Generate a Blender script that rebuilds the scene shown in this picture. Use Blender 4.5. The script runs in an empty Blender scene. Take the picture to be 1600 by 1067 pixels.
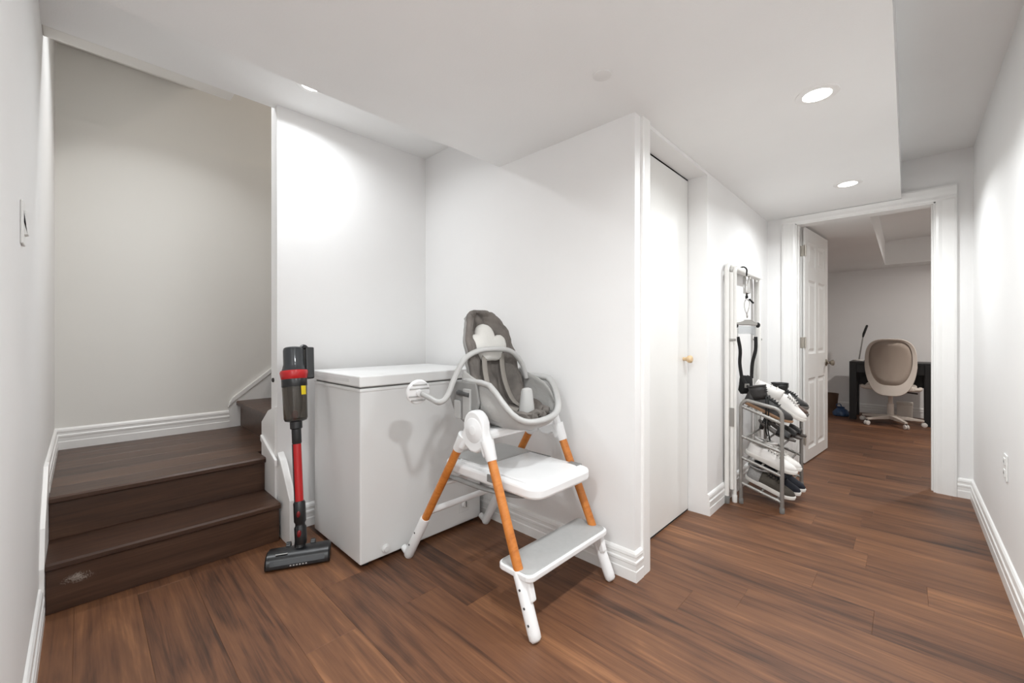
import bpy, bmesh, math, random
from mathutils import Vector, Matrix, noise as mnoise
random.seed(7)
sc = bpy.context.scene
COL = sc.collection

# ------------------------------------------------------------------ camera
F, VP, HZ, CH = 644.6, 1417.7, 526.1, 1.08
TH = math.atan((VP-800)/F)
cam_d = bpy.data.cameras.new('camera'); cam = bpy.data.objects.new('camera', cam_d); COL.objects.link(cam)
cam_d.sensor_width = 36.0; cam_d.lens = 36.0*F/1600
cam_d.shift_y = -(533.5-HZ)/1600
cam.location = (0, 0, CH)
cam.rotation_euler = (math.pi/2, 0, TH)
cam_d.clip_start = .02
sc.camera = cam

# ------------------------------------------------------------------ world, exposure
w = bpy.data.worlds.new('world'); sc.world = w; w.use_nodes = True
w.node_tree.nodes['Background'].inputs[0].default_value = (.9, .95, 1, 1)
w.node_tree.nodes['Background'].inputs[1].default_value = .02
sc.view_settings.view_transform = 'Standard'; sc.view_settings.look = 'None'
sc.view_settings.gamma = 1; sc.view_settings.use_curve_mapping = False
sc.view_settings.exposure = 0.6
POT_W = 11.0            # watts of one ceiling pot light

# ------------------------------------------------------------------ key dimensions
XC, YW, CL, XR, YE, CHI = -.872, 1.696, 2.076, .3175, 4.10, 2.344
JL, JR, DH = -.672, .143, 2.017
XS, XN, X0, YL, XB = -1.729, -2.48, -.032, -.112, -3.715
YA, YB = 1.829, 2.613          # closet opening
YF = 7.72                      # far room back wall
Z1, Z2, Z3 = .205, .395, .59   # stair levels
BH = .13                       # baseboard height

# ------------------------------------------------------------------ helpers
def lin(c):
    return tuple(((v/255)/12.92 if v/255 <= .04045 else ((v/255+.055)/1.055)**2.4) for v in c)

MATS = {}
def mat(name, rgb, rough=.5, metal=0., var=0., vscale=8., bump=0., bscale=60., coat=0., trans=0., alpha=1., emit=None, spec=None):
    if name in MATS: return MATS[name]
    m = bpy.data.materials.new(name); m.use_nodes = True
    nt = m.node_tree; b = nt.nodes['Principled BSDF']
    c = lin(rgb)
    b.inputs['Base Color'].default_value = (*c, 1)
    b.inputs['Roughness'].default_value = rough; b.inputs['Metallic'].default_value = metal
    b.inputs['Coat Weight'].default_value = coat
    b.inputs['Transmission Weight'].default_value = trans
    b.inputs['Alpha'].default_value = alpha
    if spec is not None: b.inputs['Specular IOR Level'].default_value = spec
    if emit:
        b.inputs['Emission Color'].default_value = (*emit[0], 1); b.inputs['Emission Strength'].default_value = emit[1]
    if var or bump:
        tc = nt.nodes.new('ShaderNodeTexCoord')
    if var:
        n = nt.nodes.new('ShaderNodeTexNoise'); n.inputs['Scale'].default_value = vscale; n.inputs['Detail'].default_value = 5
        nt.links.new(tc.outputs['Object'], n.inputs['Vector'])
        r = nt.nodes.new('ShaderNodeValToRGB')
        r.color_ramp.elements[0].position = .3; r.color_ramp.elements[1].position = .7
        r.color_ramp.elements[0].color = (*[x*(1-var) for x in c], 1); r.color_ramp.elements[1].color = (*[min(1, x*(1+var)) for x in c], 1)
        nt.links.new(n.outputs['Fac'], r.inputs['Fac']); nt.links.new(r.outputs['Color'], b.inputs['Base Color'])
    if bump:
        n2 = nt.nodes.new('ShaderNodeTexNoise'); n2.inputs['Scale'].default_value = bscale; n2.inputs['Detail'].default_value = 4
        nt.links.new(tc.outputs['Object'], n2.inputs['Vector'])
        bp = nt.nodes.new('ShaderNodeBump'); bp.inputs['Strength'].default_value = bump; bp.inputs['Distance'].default_value = .01
        nt.links.new(n2.outputs['Fac'], bp.inputs['Height']); nt.links.new(bp.outputs['Normal'], b.inputs['Normal'])
    MATS[name] = m
    return m

def wood_mat(name, cols, axis='X', rough=.4, rnd=True, gscale=1., coat=0.):
    """plank wood: streaks along axis, tone chosen per plank"""
    m = bpy.data.materials.new(name); m.use_nodes = True; nt = m.node_tree; L = nt.links.new
    b = nt.nodes['Principled BSDF']; b.inputs['Roughness'].default_value = rough; b.inputs['Coat Weight'].default_value = coat
    tc = nt.nodes.new('ShaderNodeTexCoord'); oi = nt.nodes.new('ShaderNodeObjectInfo')
    off = nt.nodes.new('ShaderNodeVectorMath'); off.operation = 'MULTIPLY_ADD'
    comb = nt.nodes.new('ShaderNodeCombineXYZ')
    for i in range(3): L(oi.outputs['Random'], comb.inputs[i])
    off.inputs[1].default_value = (37, 53, 71); L(comb.outputs[0], off.inputs[0]); L(tc.outputs['Object'], off.inputs[2])
    def mapped(sc3):
        mp = nt.nodes.new('ShaderNodeMapping'); mp.inputs['Scale'].default_value = sc3; L(off.outputs[0], mp.inputs['Vector']); return mp
    st = (1.5, 30, 30) if axis == 'X' else (30, 1.5, 30)
    big = (.9, 5.5, 5) if axis == 'X' else (5.5, .9, 5)
    fine = (7, 190, 190) if axis == 'X' else (190, 7, 190)
    n1 = nt.nodes.new('ShaderNodeTexNoise'); n1.inputs['Scale'].default_value = 1; n1.inputs['Detail'].default_value = 6; n1.inputs['Distortion'].default_value = 1.2
    L(mapped([q*gscale for q in st]).outputs[0], n1.inputs['Vector'])
    n2 = nt.nodes.new('ShaderNodeTexNoise'); n2.inputs['Scale'].default_value = 1; n2.inputs['Detail'].default_value = 4; n2.inputs['Distortion'].default_value = 2.5
    L(mapped([q*gscale for q in big]).outputs[0], n2.inputs['Vector'])
    n3 = nt.nodes.new('ShaderNodeTexNoise'); n3.inputs['Scale'].default_value = 1; n3.inputs['Detail'].default_value = 2
    L(mapped(fine).outputs[0], n3.inputs['Vector'])
    a1 = nt.nodes.new('ShaderNodeMath'); a1.operation = 'MULTIPLY_ADD'; a1.inputs[1].default_value = .55
    L(n1.outputs['Fac'], a1.inputs[0])
    a0 = nt.nodes.new('ShaderNodeMath'); a0.operation = 'MULTIPLY'; a0.inputs[1].default_value = .55; L(n2.outputs['Fac'], a0.inputs[0])
    L(a0.outputs[0], a1.inputs[2])
    a2 = nt.nodes.new('ShaderNodeMath'); a2.operation = 'MULTIPLY_ADD'; a2.inputs[1].default_value = .24; L(n3.outputs['Fac'], a2.inputs[0]); L(a1.outputs[0], a2.inputs[2])
    a3 = nt.nodes.new('ShaderNodeMath'); a3.operation = 'MULTIPLY_ADD'; a3.inputs[1].default_value = .18 if rnd else 0; L(oi.outputs['Random'], a3.inputs[0]); L(a2.outputs[0], a3.inputs[2])
    r = nt.nodes.new('ShaderNodeValToRGB'); cr = r.color_ramp
    cr.elements[0].position = .46; cr.elements[0].color = (*lin(cols[0]), 1)
    cr.elements[1].position = .98; cr.elements[1].color = (*lin(cols[-1]), 1)
    for i, cc in enumerate(cols[1:-1]):
        e = cr.elements.new(.46+.52*(i+1)/(len(cols)-1)); e.color = (*lin(cc), 1)
    L(a3.outputs[0], r.inputs['Fac']); L(r.outputs['Color'], b.inputs['Base Color'])
    bp = nt.nodes.new('ShaderNodeBump'); bp.inputs['Strength'].default_value = .12; bp.inputs['Distance'].default_value = .004
    L(a2.outputs[0], bp.inputs['Height']); L(bp.outputs['Normal'], b.inputs['Normal'])
    MATS[name] = m
    return m

class G:
    """collects geometry"""
    def __init__(s): s.v = []; s.f = []
    def add(s, vs, fs):
        o = len(s.v); s.v += [tuple(v) for v in vs]; s.f += [tuple(i+o for i in f) for f in fs]; return s
    def box(s, x0, x1, y0, y1, z0, z1):
        x0, x1 = sorted((x0, x1)); y0, y1 = sorted((y0, y1)); z0, z1 = sorted((z0, z1))
        return s.add([(x0,y0,z0),(x1,y0,z0),(x1,y1,z0),(x0,y1,z0),(x0,y0,z1),(x1,y0,z1),(x1,y1,z1),(x0,y1,z1)],
                     [(0,3,2,1),(4,5,6,7),(0,1,5,4),(1,2,6,5),(2,3,7,6),(3,0,4,7)])
    def prism(s, pts, a0, a1, axis='Y'):
        """polygon pts (p,q) extruded along axis. axis Y: (x,z); X: (y,z); Z: (x,y)"""
        def mkp(p, a): return {'Y': (p[0], a, p[1]), 'X': (a, p[0], p[1]), 'Z': (p[0], p[1], a)}[axis]
        n = len(pts)
        vs = [mkp(p, a0) for p in pts]+[mkp(p, a1) for p in pts]
        fs = [tuple(range(n))[::-1], tuple(range(n, 2*n))]+[(i, (i+1) % n, n+(i+1) % n, n+i) for i in range(n)]
        return s.add(vs, fs)
    def loft(s, rings, cap0=True, cap1=True, closed=True):
        n = len(rings[0]); vs = [p for r in rings for p in r]; fs = []
        for k in range(len(rings)-1):
            for i in range(n if closed else n-1):
                j = (i+1) % n
                fs.append((k*n+i, k*n+j, (k+1)*n+j, (k+1)*n+i))
        if cap0: fs.append(tuple(range(n))[::-1])
        if cap1: fs.append(tuple(range((len(rings)-1)*n, len(rings)*n)))
        return s.add(vs, fs)
    def tube(s, path, r, n=10, closed=False, caps=True, sx=1., sy=1., up=None):
        path = [Vector(p) for p in path]; N = len(path)
        rs = r if isinstance(r, (list, tuple)) else [r]*N
        rings = []; prev = None
        for i, p in enumerate(path):
            if closed: t = path[(i+1) % N]-path[i-1]
            else: t = path[min(i+1, N-1)]-path[max(i-1, 0)]
            t.normalize()
            if prev is None:
                a = Vector(up) if up else (Vector((0, 0, 1)) if abs(t.z) < .9 else Vector((1, 0, 0)))
            else: a = prev
            a = (a-t*a.dot(t)).normalized(); prev = a; b = t.cross(a)
            rings.append([p+(a*math.cos(2*math.pi*k/n)*sx+b*math.sin(2*math.pi*k/n)*sy)*rs[i] for k in range(n)])
        if closed:
            rings.append(rings[0]); return s.loft(rings, False, False)
        return s.loft(rings, caps, caps)
    def lathe(s, prof, origin=(0, 0, 0), axis=(0, 0, 1), n=24):
        """prof: (radius, height) list"""
        ax = Vector(axis).normalized(); a = Vector((1, 0, 0)) if abs(ax.x) < .9 else Vector((0, 1, 0))
        a = (a-ax*a.dot(ax)).normalized(); b = ax.cross(a); o = Vector(origin)
        rings = [[o+ax*h+(a*math.cos(2*math.pi*k/n)+b*math.sin(2*math.pi*k/n))*max(r, 1e-5) for k in range(n)] for r, h in prof]
        return s.loft(rings)
    def ellipsoid(s, c, r, n=16, m=10):
        rings = []
        for j in range(m+1):
            ph = -math.pi/2+math.pi*j/m
            rings.append([(c[0]+r[0]*max(math.cos(ph), 1e-4)*math.cos(2*math.pi*k/n), c[1]+r[1]*max(math.cos(ph), 1e-4)*math.sin(2*math.pi*k/n), c[2]+r[2]*math.sin(ph)) for k in range(n)])
        return s.loft(rings)
    def xform(s, M):
        s.v = [tuple(M @ Vector(v)) for v in s.v]; return s

def spline(pts, n=8, closed=False):
    """Catmull-Rom through pts"""
    P = [Vector(p) for p in pts]; N = len(P); out = []
    for i in range(N if closed else N-1):
        p0 = P[(i-1) % N] if closed or i > 0 else P[0]; p1 = P[i]; p2 = P[(i+1) % N]
        p3 = P[(i+2) % N] if closed or i < N-2 else P[-1]
        for k in range(n):
            t = k/n
            out.append(.5*((2*p1)+(p2-p0)*t+(2*p0-5*p1+4*p2-p3)*t*t+(3*p1-p0-3*p2+p3)*t**3))
    if not closed: out.append(P[-1])
    return out

def mk(name, g, m, parent=None, smooth=None, bevel=0, sub=0, local=False, segs=2, solid=0, kind=None):
    me = bpy.data.meshes.new(name); me.from_pydata(g.v, [], g.f)
    bm = bmesh.new(); bm.from_mesh(me); bmesh.ops.recalc_face_normals(bm, faces=bm.faces); bm.to_mesh(me); bm.free()
    if smooth is not None:
        me.polygons.foreach_set('use_smooth', [True]*len(me.polygons))
        if smooth < 180: me.set_sharp_from_angle(angle=math.radians(smooth))
    me.materials.append(m if not isinstance(m, str) else MATS[m])
    o = bpy.data.objects.new(name, me); COL.objects.link(o)
    if parent:
        o.parent = parent
        if not local: o.matrix_parent_inverse = parent.matrix_basis.inverted()
    if solid:
        md = o.modifiers.new('thickness', 'SOLIDIFY'); md.thickness = solid; md.offset = -1
    if bevel:
        md = o.modifiers.new('bevel', 'BEVEL'); md.width = bevel; md.segments = segs; md.limit_method = 'ANGLE'; md.angle_limit = math.radians(40)
        md.harden_normals = False
    if sub:
        md = o.modifiers.new('subsurf', 'SUBSURF'); md.levels = sub; md.render_levels = sub
    if kind: o['kind'] = kind
    return o

def tag(o, label, cat, group=None):
    o['label'] = label; o['category'] = cat
    if group: o['group'] = group
    return o
def thing(name, label, cat, loc=(0, 0, 0), rot=(0, 0, 0), group=None):
    o = bpy.data.objects.new(name, None); COL.objects.link(o); o.location = loc; o.rotation_euler = rot; o.empty_display_size = .05
    o.matrix_basis = Matrix.LocRotScale(Vector(loc), __import__('mathutils').Euler(rot), None)
    return tag(o, label, cat, group)
def copy_thing(root, loc, rot, label=None):
    r = root.copy(); COL.objects.link(r); r.location = loc; r.rotation_euler = rot
    if label: r['label'] = label
    for ch in root.children:
        c = ch.copy(); COL.objects.link(c); c.parent = r
        for g in ch.children:
            d = g.copy(); COL.objects.link(d); d.parent = c
    return r
def S(o):
    o['kind'] = 'structure'; return o

# ------------------------------------------------------------------ materials
mat('wall_paint', (243, 242, 241), .55, var=.012, vscale=2.5, bump=.03, bscale=220)
mat('ceiling_paint', (244, 244, 243), .7, var=.015, vscale=2, bump=.05, bscale=160)
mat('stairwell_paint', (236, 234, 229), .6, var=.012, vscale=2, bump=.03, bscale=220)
mat('trim_paint', (244, 243, 241), .3, var=.01, vscale=5)
mat('door_paint', (240, 239, 236), .35, var=.01, vscale=4)
mat('subfloor', (40, 28, 22), .8, var=.1)
wood_mat('plank_wood', [(40, 25, 17), (78, 50, 34), (104, 68, 46), (118, 79, 53), (144, 99, 67)], 'X', .5)
wood_mat('stair_wood', [(44, 30, 22), (66, 45, 34), (80, 56, 42), (94, 68, 52)], 'Y', .38)

# ------------------------------------------------------------------ floor
floor = S(mk('floor', G().box(-2.62, .42, -1.9, YW+.1, -.06, -.012).box(-1.0, .42, YW+.1, YE+.12, -.06, -.012).box(-1.9, 1.7, YE+.12, YF+.1, -.06, -.012), 'subfloor'))
def xr_for(y0, y1):
    lo, hi = 9, -9
    for a, b, p, q in [(-1.9, YL, -1.1, XR), (YL, YW, -2.51, XR), (YW, YE+.11, -.99, XR), (YE+.11, YF, -1.75, 1.55)]:
        if y1 > a+.001 and y0 < b-.001: lo = min(lo, p); hi = max(hi, q)
    return lo, hi
PW, PL = .182, 1.22
rp = random.Random(21); row = 0; y = -1.9+.06
while y < YF:
    y1 = min(y+PW, YF); lo, hi = xr_for(y, y1)
    x = -4.0+rp.random()*PL if row % 3 else -4.0+rp.random()*.4
    while x < hi:
        a, b = max(x, lo), min(x+PL, hi)
        if b-a > .02:
            cx, cy = (a+b)/2, (y+y1)/2; hx, hy = (b-a)/2-.0001, (y1-y)/2-.0001; e = .0007
            ring = lambda d, z: [(-hx+d, -hy+d, z), (hx-d, -hy+d, z), (hx-d, hy-d, z), (-hx+d, hy-d, z)]
            p = mk('plank', G().loft([ring(0, -.012), ring(0, -e), ring(e, 0)], False, True), 'plank_wood', floor, local=True)
            p.location = (cx, cy, 0)
        x += PL
    y += PW; row += 1

# ------------------------------------------------------------------ walls
W = 'wall_paint'; HT = 2.46
S(mk('wall_left', G().box(XN-.1, -1.1, YL-.1, YL, -.05, HT).box(XB-.1, XN-.1, YL-.1, YL, -.05, 5.0), W))
S(mk('wall_entry', G().box(-1.2, -1.1, -1.9, YL-.1, -.05, HT), W))
S(mk('wall_rear', G().box(-1.2, XR+.1, -2.0, -1.9, -.05, HT), W))
S(mk('wall_right', G().box(XR, XR+.1, -1.9, YE, -.05, HT), W))
S(mk('wall_niche_back', G().box(XN-.1, XN, .738, YW, -.05, 5.0).box(XN-.1, XN, YW, 4.5, -.05, 5.0), W))
S(mk('wall_niche_side', G().box(XN, XC, YW, YA, -.05, HT), W))
S(mk('wall_corridor_left', G().box(XC-.115, XC, YB, YE, -.05, HT).box(XC-.115, XC, YA, YB, 2.056, HT), W))
S(mk('wall_end', G().box(-1.8, JL, YE, YE+.11, -.05, HT).box(JR, 1.65, YE, YE+.11, -.05, HT).box(JL, JR, YE, YE+.11, DH, HT), W))
# stairwell walls: lower part a little proud of the upper, leaving a narrow ledge
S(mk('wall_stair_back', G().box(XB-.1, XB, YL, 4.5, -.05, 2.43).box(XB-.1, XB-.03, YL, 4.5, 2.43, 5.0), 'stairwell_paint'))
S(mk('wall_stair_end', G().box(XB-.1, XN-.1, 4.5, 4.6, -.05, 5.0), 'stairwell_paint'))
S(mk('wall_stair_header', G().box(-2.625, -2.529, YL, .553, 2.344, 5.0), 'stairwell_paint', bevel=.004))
# far room
S(mk('wall_far_back', G().box(-1.8, 1.65, YF, YF+.1, -.05, HT), W))
S(mk('wall_far_left', G().box(-1.9, -1.8, YE+.11, YF+.1, -.05, HT), W))
S(mk('wall_far_right', G().box(1.55, 1.65, YE+.11, YF, -.05, HT), W))

# ------------------------------------------------------------------ ceilings
g = G().box(XS, X0, YL-.1, YW, CL, HT-.002).box(XC-.1, X0, YW, YE, CL, HT-.002).box(-1.15, X0, -1.9, YL-.1, CL, HT-.002)
S(mk('ceiling', g, 'ceiling_paint'))
g = G().box(-2.529, XS, YL, YW, CHI, HT-.001).box(X0, XR, -1.9, YE, CHI, HT-.001)
S(mk('ceiling_raised', g, 'ceiling_paint'))
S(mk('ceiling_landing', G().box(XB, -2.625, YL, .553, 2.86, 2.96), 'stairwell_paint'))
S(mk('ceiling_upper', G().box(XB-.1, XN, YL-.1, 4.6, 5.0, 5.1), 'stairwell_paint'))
XT, YT, CF = -.213, 7.36, 2.03
S(mk('ceiling_far', G().box(-1.8, XT, YE+.11, YF, CF, HT-.003).box(XT, 1.55, YT, YF, CF, HT-.003).box(XT, 1.55, YE+.11, YT, CHI, HT-.003), 'ceiling_paint'))

# ------------------------------------------------------------------ baseboards
BP = [(0, 0), (.016, 0), (.016, .046), (.0135, .050), (.0135, .072), (.0155, .076), (.0155, .086), (.011, .091), (.011, .104), (.013, .108), (.011, .120), (.006, .127), (0, .130)]
def baseboard(name, a, b, nrm, z0=0, m0=0, m1=0):
    """along a->b (xy), profile grows along nrm; m0/m1: mitre direction at each end (+1 outward corner, -1 inside)"""
    a = Vector((*a, 0)); b = Vector((*b, 0)); t = (b-a).normalized(); n = Vector((*nrm, 0))
    r0 = [a+n*d-t*d*m0+Vector((0, 0, z0+z)) for d, z in BP]
    r1 = [b+n*d+t*d*m1+Vector((0, 0, z0+z)) for d, z in BP]
    return S(mk(name, G().loft([r0, r1]), 'trim_paint'))
baseboard('baseboard_left', (-1.1, YL), (-2.375, YL), (0, 1))
baseboard('baseboard_stair_left', (-2.72, YL), (XB, YL), (0, 1), Z2, 0, -1)
baseboard('baseboard_stair_back', (XB, YL), (XB, .775), (1, 0), Z2, -1, 0)
baseboard('baseboard_niche_back', (XN, .775), (XN, YW), (1, 0), 0, 0, -1)
baseboard('baseboard_niche_side', (XN, YW), (XC, YW), (0, -1), 0, -1, 1)
baseboard('baseboard_corner', (XC, YW), (XC, 1.752), (1, 0), 0, 1, 0)
baseboard('baseboard_corridor', (XC, YB), (XC, YE), (1, 0), 0, 0, -1)
baseboard('baseboard_right', (XR, YE), (XR, -1.9), (-1, 0), 0, -1, 0)
baseboard('baseboard_end', (.243, YE), (XR, YE), (0, -1), 0, 0, -1)
baseboard('baseboard_entry', (-1.1, YL-.1), (-1.1, -1.9), (1, 0))
baseboard('baseboard_rear', (-1.1, -1.9), (XR, -1.9), (0, 1))
baseboard('baseboard_far', (-1.8, YF), (1.55, YF), (0, -1))
baseboard('baseboard_far_left', (-1.8, YE+.11), (-1.8, YF), (1, 0))

# ------------------------------------------------------------------ staircase
st = thing('staircase', 'dark brown wooden steps rising to a landing beside the white wall', 'stairs', (-2.5, .3, 0))
SY0, SY1 = YL+.0155, .7255
SW = 'stair_wood'
def scuffed(src, name, c, r):
    m = src.copy(); m.name = name; nt = m.node_tree; L = nt.links.new; b = nt.nodes['Principled BSDF']
    old = b.inputs['Base Color'].links[0].from_socket
    tc = nt.nodes.new('ShaderNodeTexCoord'); mp = nt.nodes.new('ShaderNodeMapping')
    mp.inputs['Location'].default_value = tuple(-q/k for q, k in zip(c, r)); mp.inputs['Scale'].default_value = tuple(1/k for k in r)
    gr = nt.nodes.new('ShaderNodeTexGradient'); gr.gradient_type = 'SPHERICAL'; L(tc.outputs['Object'], mp.inputs[0]); L(mp.outputs[0], gr.inputs[0])
    n = nt.nodes.new('ShaderNodeTexNoise'); n.inputs['Scale'].default_value = 70; n.inputs['Detail'].default_value = 8; n.inputs['Distortion'].default_value = 2; L(tc.outputs['Object'], n.inputs[0])
    mu = nt.nodes.new('ShaderNodeMath'); mu.operation = 'MULTIPLY'; L(gr.outputs[1], mu.inputs[0]); L(n.outputs[0], mu.inputs[1])
    rp_ = nt.nodes.new('ShaderNodeMapRange'); rp_.inputs[1].default_value = .30; rp_.inputs[2].default_value = .5; rp_.inputs[4].default_value = .7; L(mu.outputs[0], rp_.inputs[0])
    mx = nt.nodes.new('ShaderNodeMixRGB'); mx.inputs[2].default_value = (*lin((190, 180, 170)), 1); L(rp_.outputs[0], mx.inputs[0]); L(old, mx.inputs[1]); L(mx.outputs[0], b.inputs['Base Color'])
    MATS[name] = m; return m
scuffed(MATS['stair_wood'], 'stair_wood_scuffed', (-2.405, -.01, .115), (.1, .10, .05))
mk('riser', G().box(-2.425, -2.405, SY0, SY1, 0, Z1-.03), 'stair_wood_scuffed', st, bevel=.002)
mk('riser', G().box(-2.675, -2.655, SY0, SY1, Z1, Z2-.03), SW, st, bevel=.002)
def tread(x0, x1, z): return G().prism([(x0, z-.03), (x1-.006, z-.03), (x1, z-.024), (x1, z-.008), (x1-.007, z), (x0, z)], SY0, SY1, 'Y')
mk('tread', tread(-2.675, -2.380, Z1), SW, st, smooth=40)
x1 = -2.632          # landing boards run across the landing
mk('landing_nosing', tread(-2.80, x1, Z2), SW, st, smooth=40)
xs = [-2.8 - i*((3.70-2.80)/5) for i in range(6)]
for i in range(5):
    mk('landing_board', G().box(xs[i+1]+.0004, xs[i]-.0004, SY0, .845, Z2-.03, Z2), SW, st, bevel=.0012, segs=1)
mk('riser', G().box(XB+.014, XN-.1, .845, .865, Z2, Z3-.03), SW, st, bevel=.002)
mk('tread', G().prism([(.818, Z3-.03), (.818, Z3-.007), (.825, Z3), (1.11, Z3), (1.11, Z3-.03)], XB+.014, XN-.1, 'X'), SW, st)
zz, yy = Z3, 1.09
for k in range(6):          # the flight goes on up behind the wall
    mk('riser', G().box(XB+.014, XN-.1, yy, yy+.02, zz, zz+.165), SW, st, bevel=.002)
    mk('tread', G().box(XB+.014, XN-.1, yy-.027, yy+.27, zz+.165, zz+.195), SW, st, bevel=.006)
    zz += .195; yy += .245
# white strings and skirts that belong to the stair
mk('skirt_board', G().prism([(-2.285, 0), (-2.285, .235), (-2.43, .415), (XN, .45), (XN, 0)], .738, .772, 'Y'), 'trim_paint', st, bevel=.004)
mk('skirt_board', G().prism([(XN+.002, .0), (XN+.002, .70), (-2.60, .665), (-2.72, .585), (-2.72, .0)], .726, .738, 'Y'), 'trim_paint', st, bevel=.002)
mk('skirt_cap', G().prism([(-2.44, .385), (-2.44, .42), (-2.70, .515), (-2.70, .48)], .714, .728, 'Y'), 'trim_paint', st, bevel=.004)
mk('skirt_board', G().prism([(-2.36, 0), (-2.36, .20), (-2.42, .335), (-2.66, .525), (-2.74, .527), (-2.74, .3), (-2.5, 0)], YL, YL+.0145, 'Y'), 'trim_paint', st, bevel=.002)
mk('skirt_board', G().prism([(.772, Z2), (.772, Z2+.165), (.80, Z2+.215), (2.6, 2.04), (2.6, 1.8), (.90, Z2)], XB, XB+.0135, 'X'), 'trim_paint', st, bevel=.002)
mk('skirt_moulding', G().prism([(.765, Z2+.15), (.772, Z2+.185), (.795, Z2+.225), (2.6, 2.05), (2.6, 2.01), (.80, Z2+.188)], XB, XB+.02, 'X'), 'trim_paint', st, bevel=.004)
mk('bolt', G().lathe([(.012, 0), (.012, .006), (.006, .009)], (XN-.06, .738, .84), (0, -1, 0), 12), mat('dark_bolt', (45, 42, 40), .5), st)

# ------------------------------------------------------------------ closet door and its trim
d1 = S(mk('door_1', G().box(-1.02, -.985, YA+.003, YB-.004, .012, 2.046), 'door_paint', bevel=.002))
mk('knob', G().lathe([(.011, 0), (.011, .018), (.014, .022), (.021, .03), (.0235, .04), (.021, .05), (.012, .055)], (-.985, 2.535, .945), (1, 0, 0), 20), mat('pale_wood', (222, 192, 150), .45, var=.06, vscale=40), d1, smooth=50)
S(mk('trim_1', G().prism([(XC, 1.752), (XC+.012, 1.752), (XC+.014, 1.76), (XC+.014, 1.815), (XC+.009, YA), (XC, YA)], 0, CL, 'Z'), 'trim_paint'))
S(mk('trim_2', G().box(XC-.10, XC+.001, YA, YA+.012, 0, 2.056).box(-1.06, -1.022, YA, YB, 2.02, 2.056), 'trim_paint'))
S(mk('closet_shade_sheet', G().box(-1.12, -1.10, YA-.1, YB+.1, 0, 2.3), mat('closet_shade', (30, 28, 26), .9, var=.05)))  # dark sheet standing in for the shade inside the closed closet

# ------------------------------------------------------------------ end doorway: casing, jambs, six-panel door
def casing(name, x0, x1, inner):
    s = 1 if inner == 'r' else -1
    xi, xo = (x1, x0) if inner == 'r' else (x0, x1)
    pr = [(xi, YE), (xi, YE-.010), (xi-s*.012, YE-.014), (xi-s*.03, YE-.012), (xi-s*.055, YE-.016), (xo+s*.012, YE-.019), (xo, YE-.017), (xo, YE)]
    return S(mk(name, G().prism(pr, 0, DH, 'Z'), 'trim_paint'))
casing('trim_3', JL-.093, JL, 'r'); casing('trim_4', JR, JR+.099, 'l')
hp = [(YE, DH), (YE-.010, DH), (YE-.014, DH+.012), (YE-.012, DH+.03), (YE-.014, CL-.003), (YE, CL-.003)]
hq = [(YE, DH), (YE-.010, DH), (YE-.014, DH+.012), (YE-.012, DH+.03), (YE-.016, DH+.055), (YE-.019, DH+.085), (YE-.017, DH+.097), (YE, DH+.097)]
S(mk('trim_5', G().prism(hp, JL-.093, X0, 'X').prism(hq, X0, JR+.099, 'X'), 'trim_paint'))
S(mk('trim_6', G().box(JL-.002, JL+.012, YE-.004, YE+.115, 0, DH).box(JR-.012, JR+.002, YE-.004, YE+.115, 0, DH).box(JL, JR, YE-.004, YE+.115, DH-.012, DH+.002)
    .box(JL+.012, JL+.022, YE+.03, YE+.07, 0, DH-.012).box(JR-.022, JR-.012, YE+.03, YE+.07, 0, DH-.012), 'trim_paint', bevel=.0015, segs=1))
DW, DT, DHH = .745, .035, 2.0
d2 = bpy.data.objects.new('door_2', None); COL.objects.link(d2); S(d2)
d2.matrix_basis = Matrix.Translation((-.626, 4.236, .01)) @ Matrix.Rotation(math.radians(84.5), 4, 'Z')
cols_ = [(.105, .335), (.410, .640)]; rows_ = [(.10, .71), (.92, 1.56), (1.68, 1.885)]
# leaf with real panel wells on both faces: stiles, rails, thin core
g = G().box(0, DW, .012, DT-.012, 0, DHH)
for x0_, x1_ in [(0, .105), (.335, .410), (.640, DW)]: g.box(x0_, x1_, 0, DT, 0, DHH)
for x0_, x1_ in cols_:
    for z0_, z1_ in [(0, .10), (.71, .92), (1.56, 1.68), (1.885, DHH)]: g.box(x0_, x1_, 0, DT, z0_, z1_)
mk('leaf', g, 'door_paint', d2, local=True)
for x0_, x1_ in cols_:
    for z0_, z1_ in rows_:
        for yo, yi in ((.002, .012), (DT-.002, DT-.012)):
            r = lambda d, yv: [(x0_+d, yv, z0_+d), (x1_-d, yv, z0_+d), (x1_-d, yv, z1_-d), (x0_+d, yv, z1_-d)]
            s_ = 1 if yo < yi else -1
            mk('panel', G().loft([r(.0, yi-s_*.010), r(.016, yi-s_*.001), r(.026, yi-s_*.001), r(.048, yo+s_*.001)], False, True), 'door_paint', d2, local=True)
mat('brushed_nickel', (150, 142, 130), .3, 1., bump=.02); mat('hinge_metal', (196, 190, 180), .4, .8, var=.05)
for hz_ in (1.80, 1.02, .20):
    h = mk('hinge', G().box(.0015, .033, -.0025, .0, hz_-.045, hz_+.045).box(-.0025, 0, .004, .033, hz_-.045, hz_+.045), 'hinge_metal', d2, local=True, bevel=.001, segs=1)
    mk('hinge_pin', G().lathe([(.004, -.048), (.0055, -.047), (.0055, .047), (.004, .048)], (-.004, -.004, hz_), (0, 0, 1), 10), 'hinge_metal', h, local=True, smooth=40)
for sgn, yb in ((-1, 0), (1, DT)):
    k = mk('knob', G().lathe([(.032, 0), (.032, .006), (.020, .012), (.011, .016), (.011, .030), (.020, .036), (.027, .048), (.026, .060), (.014, .067)], (DW-.065, yb, .825), (0, sgn, 0), 20), 'brushed_nickel', d2, local=True, smooth=40)
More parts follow.
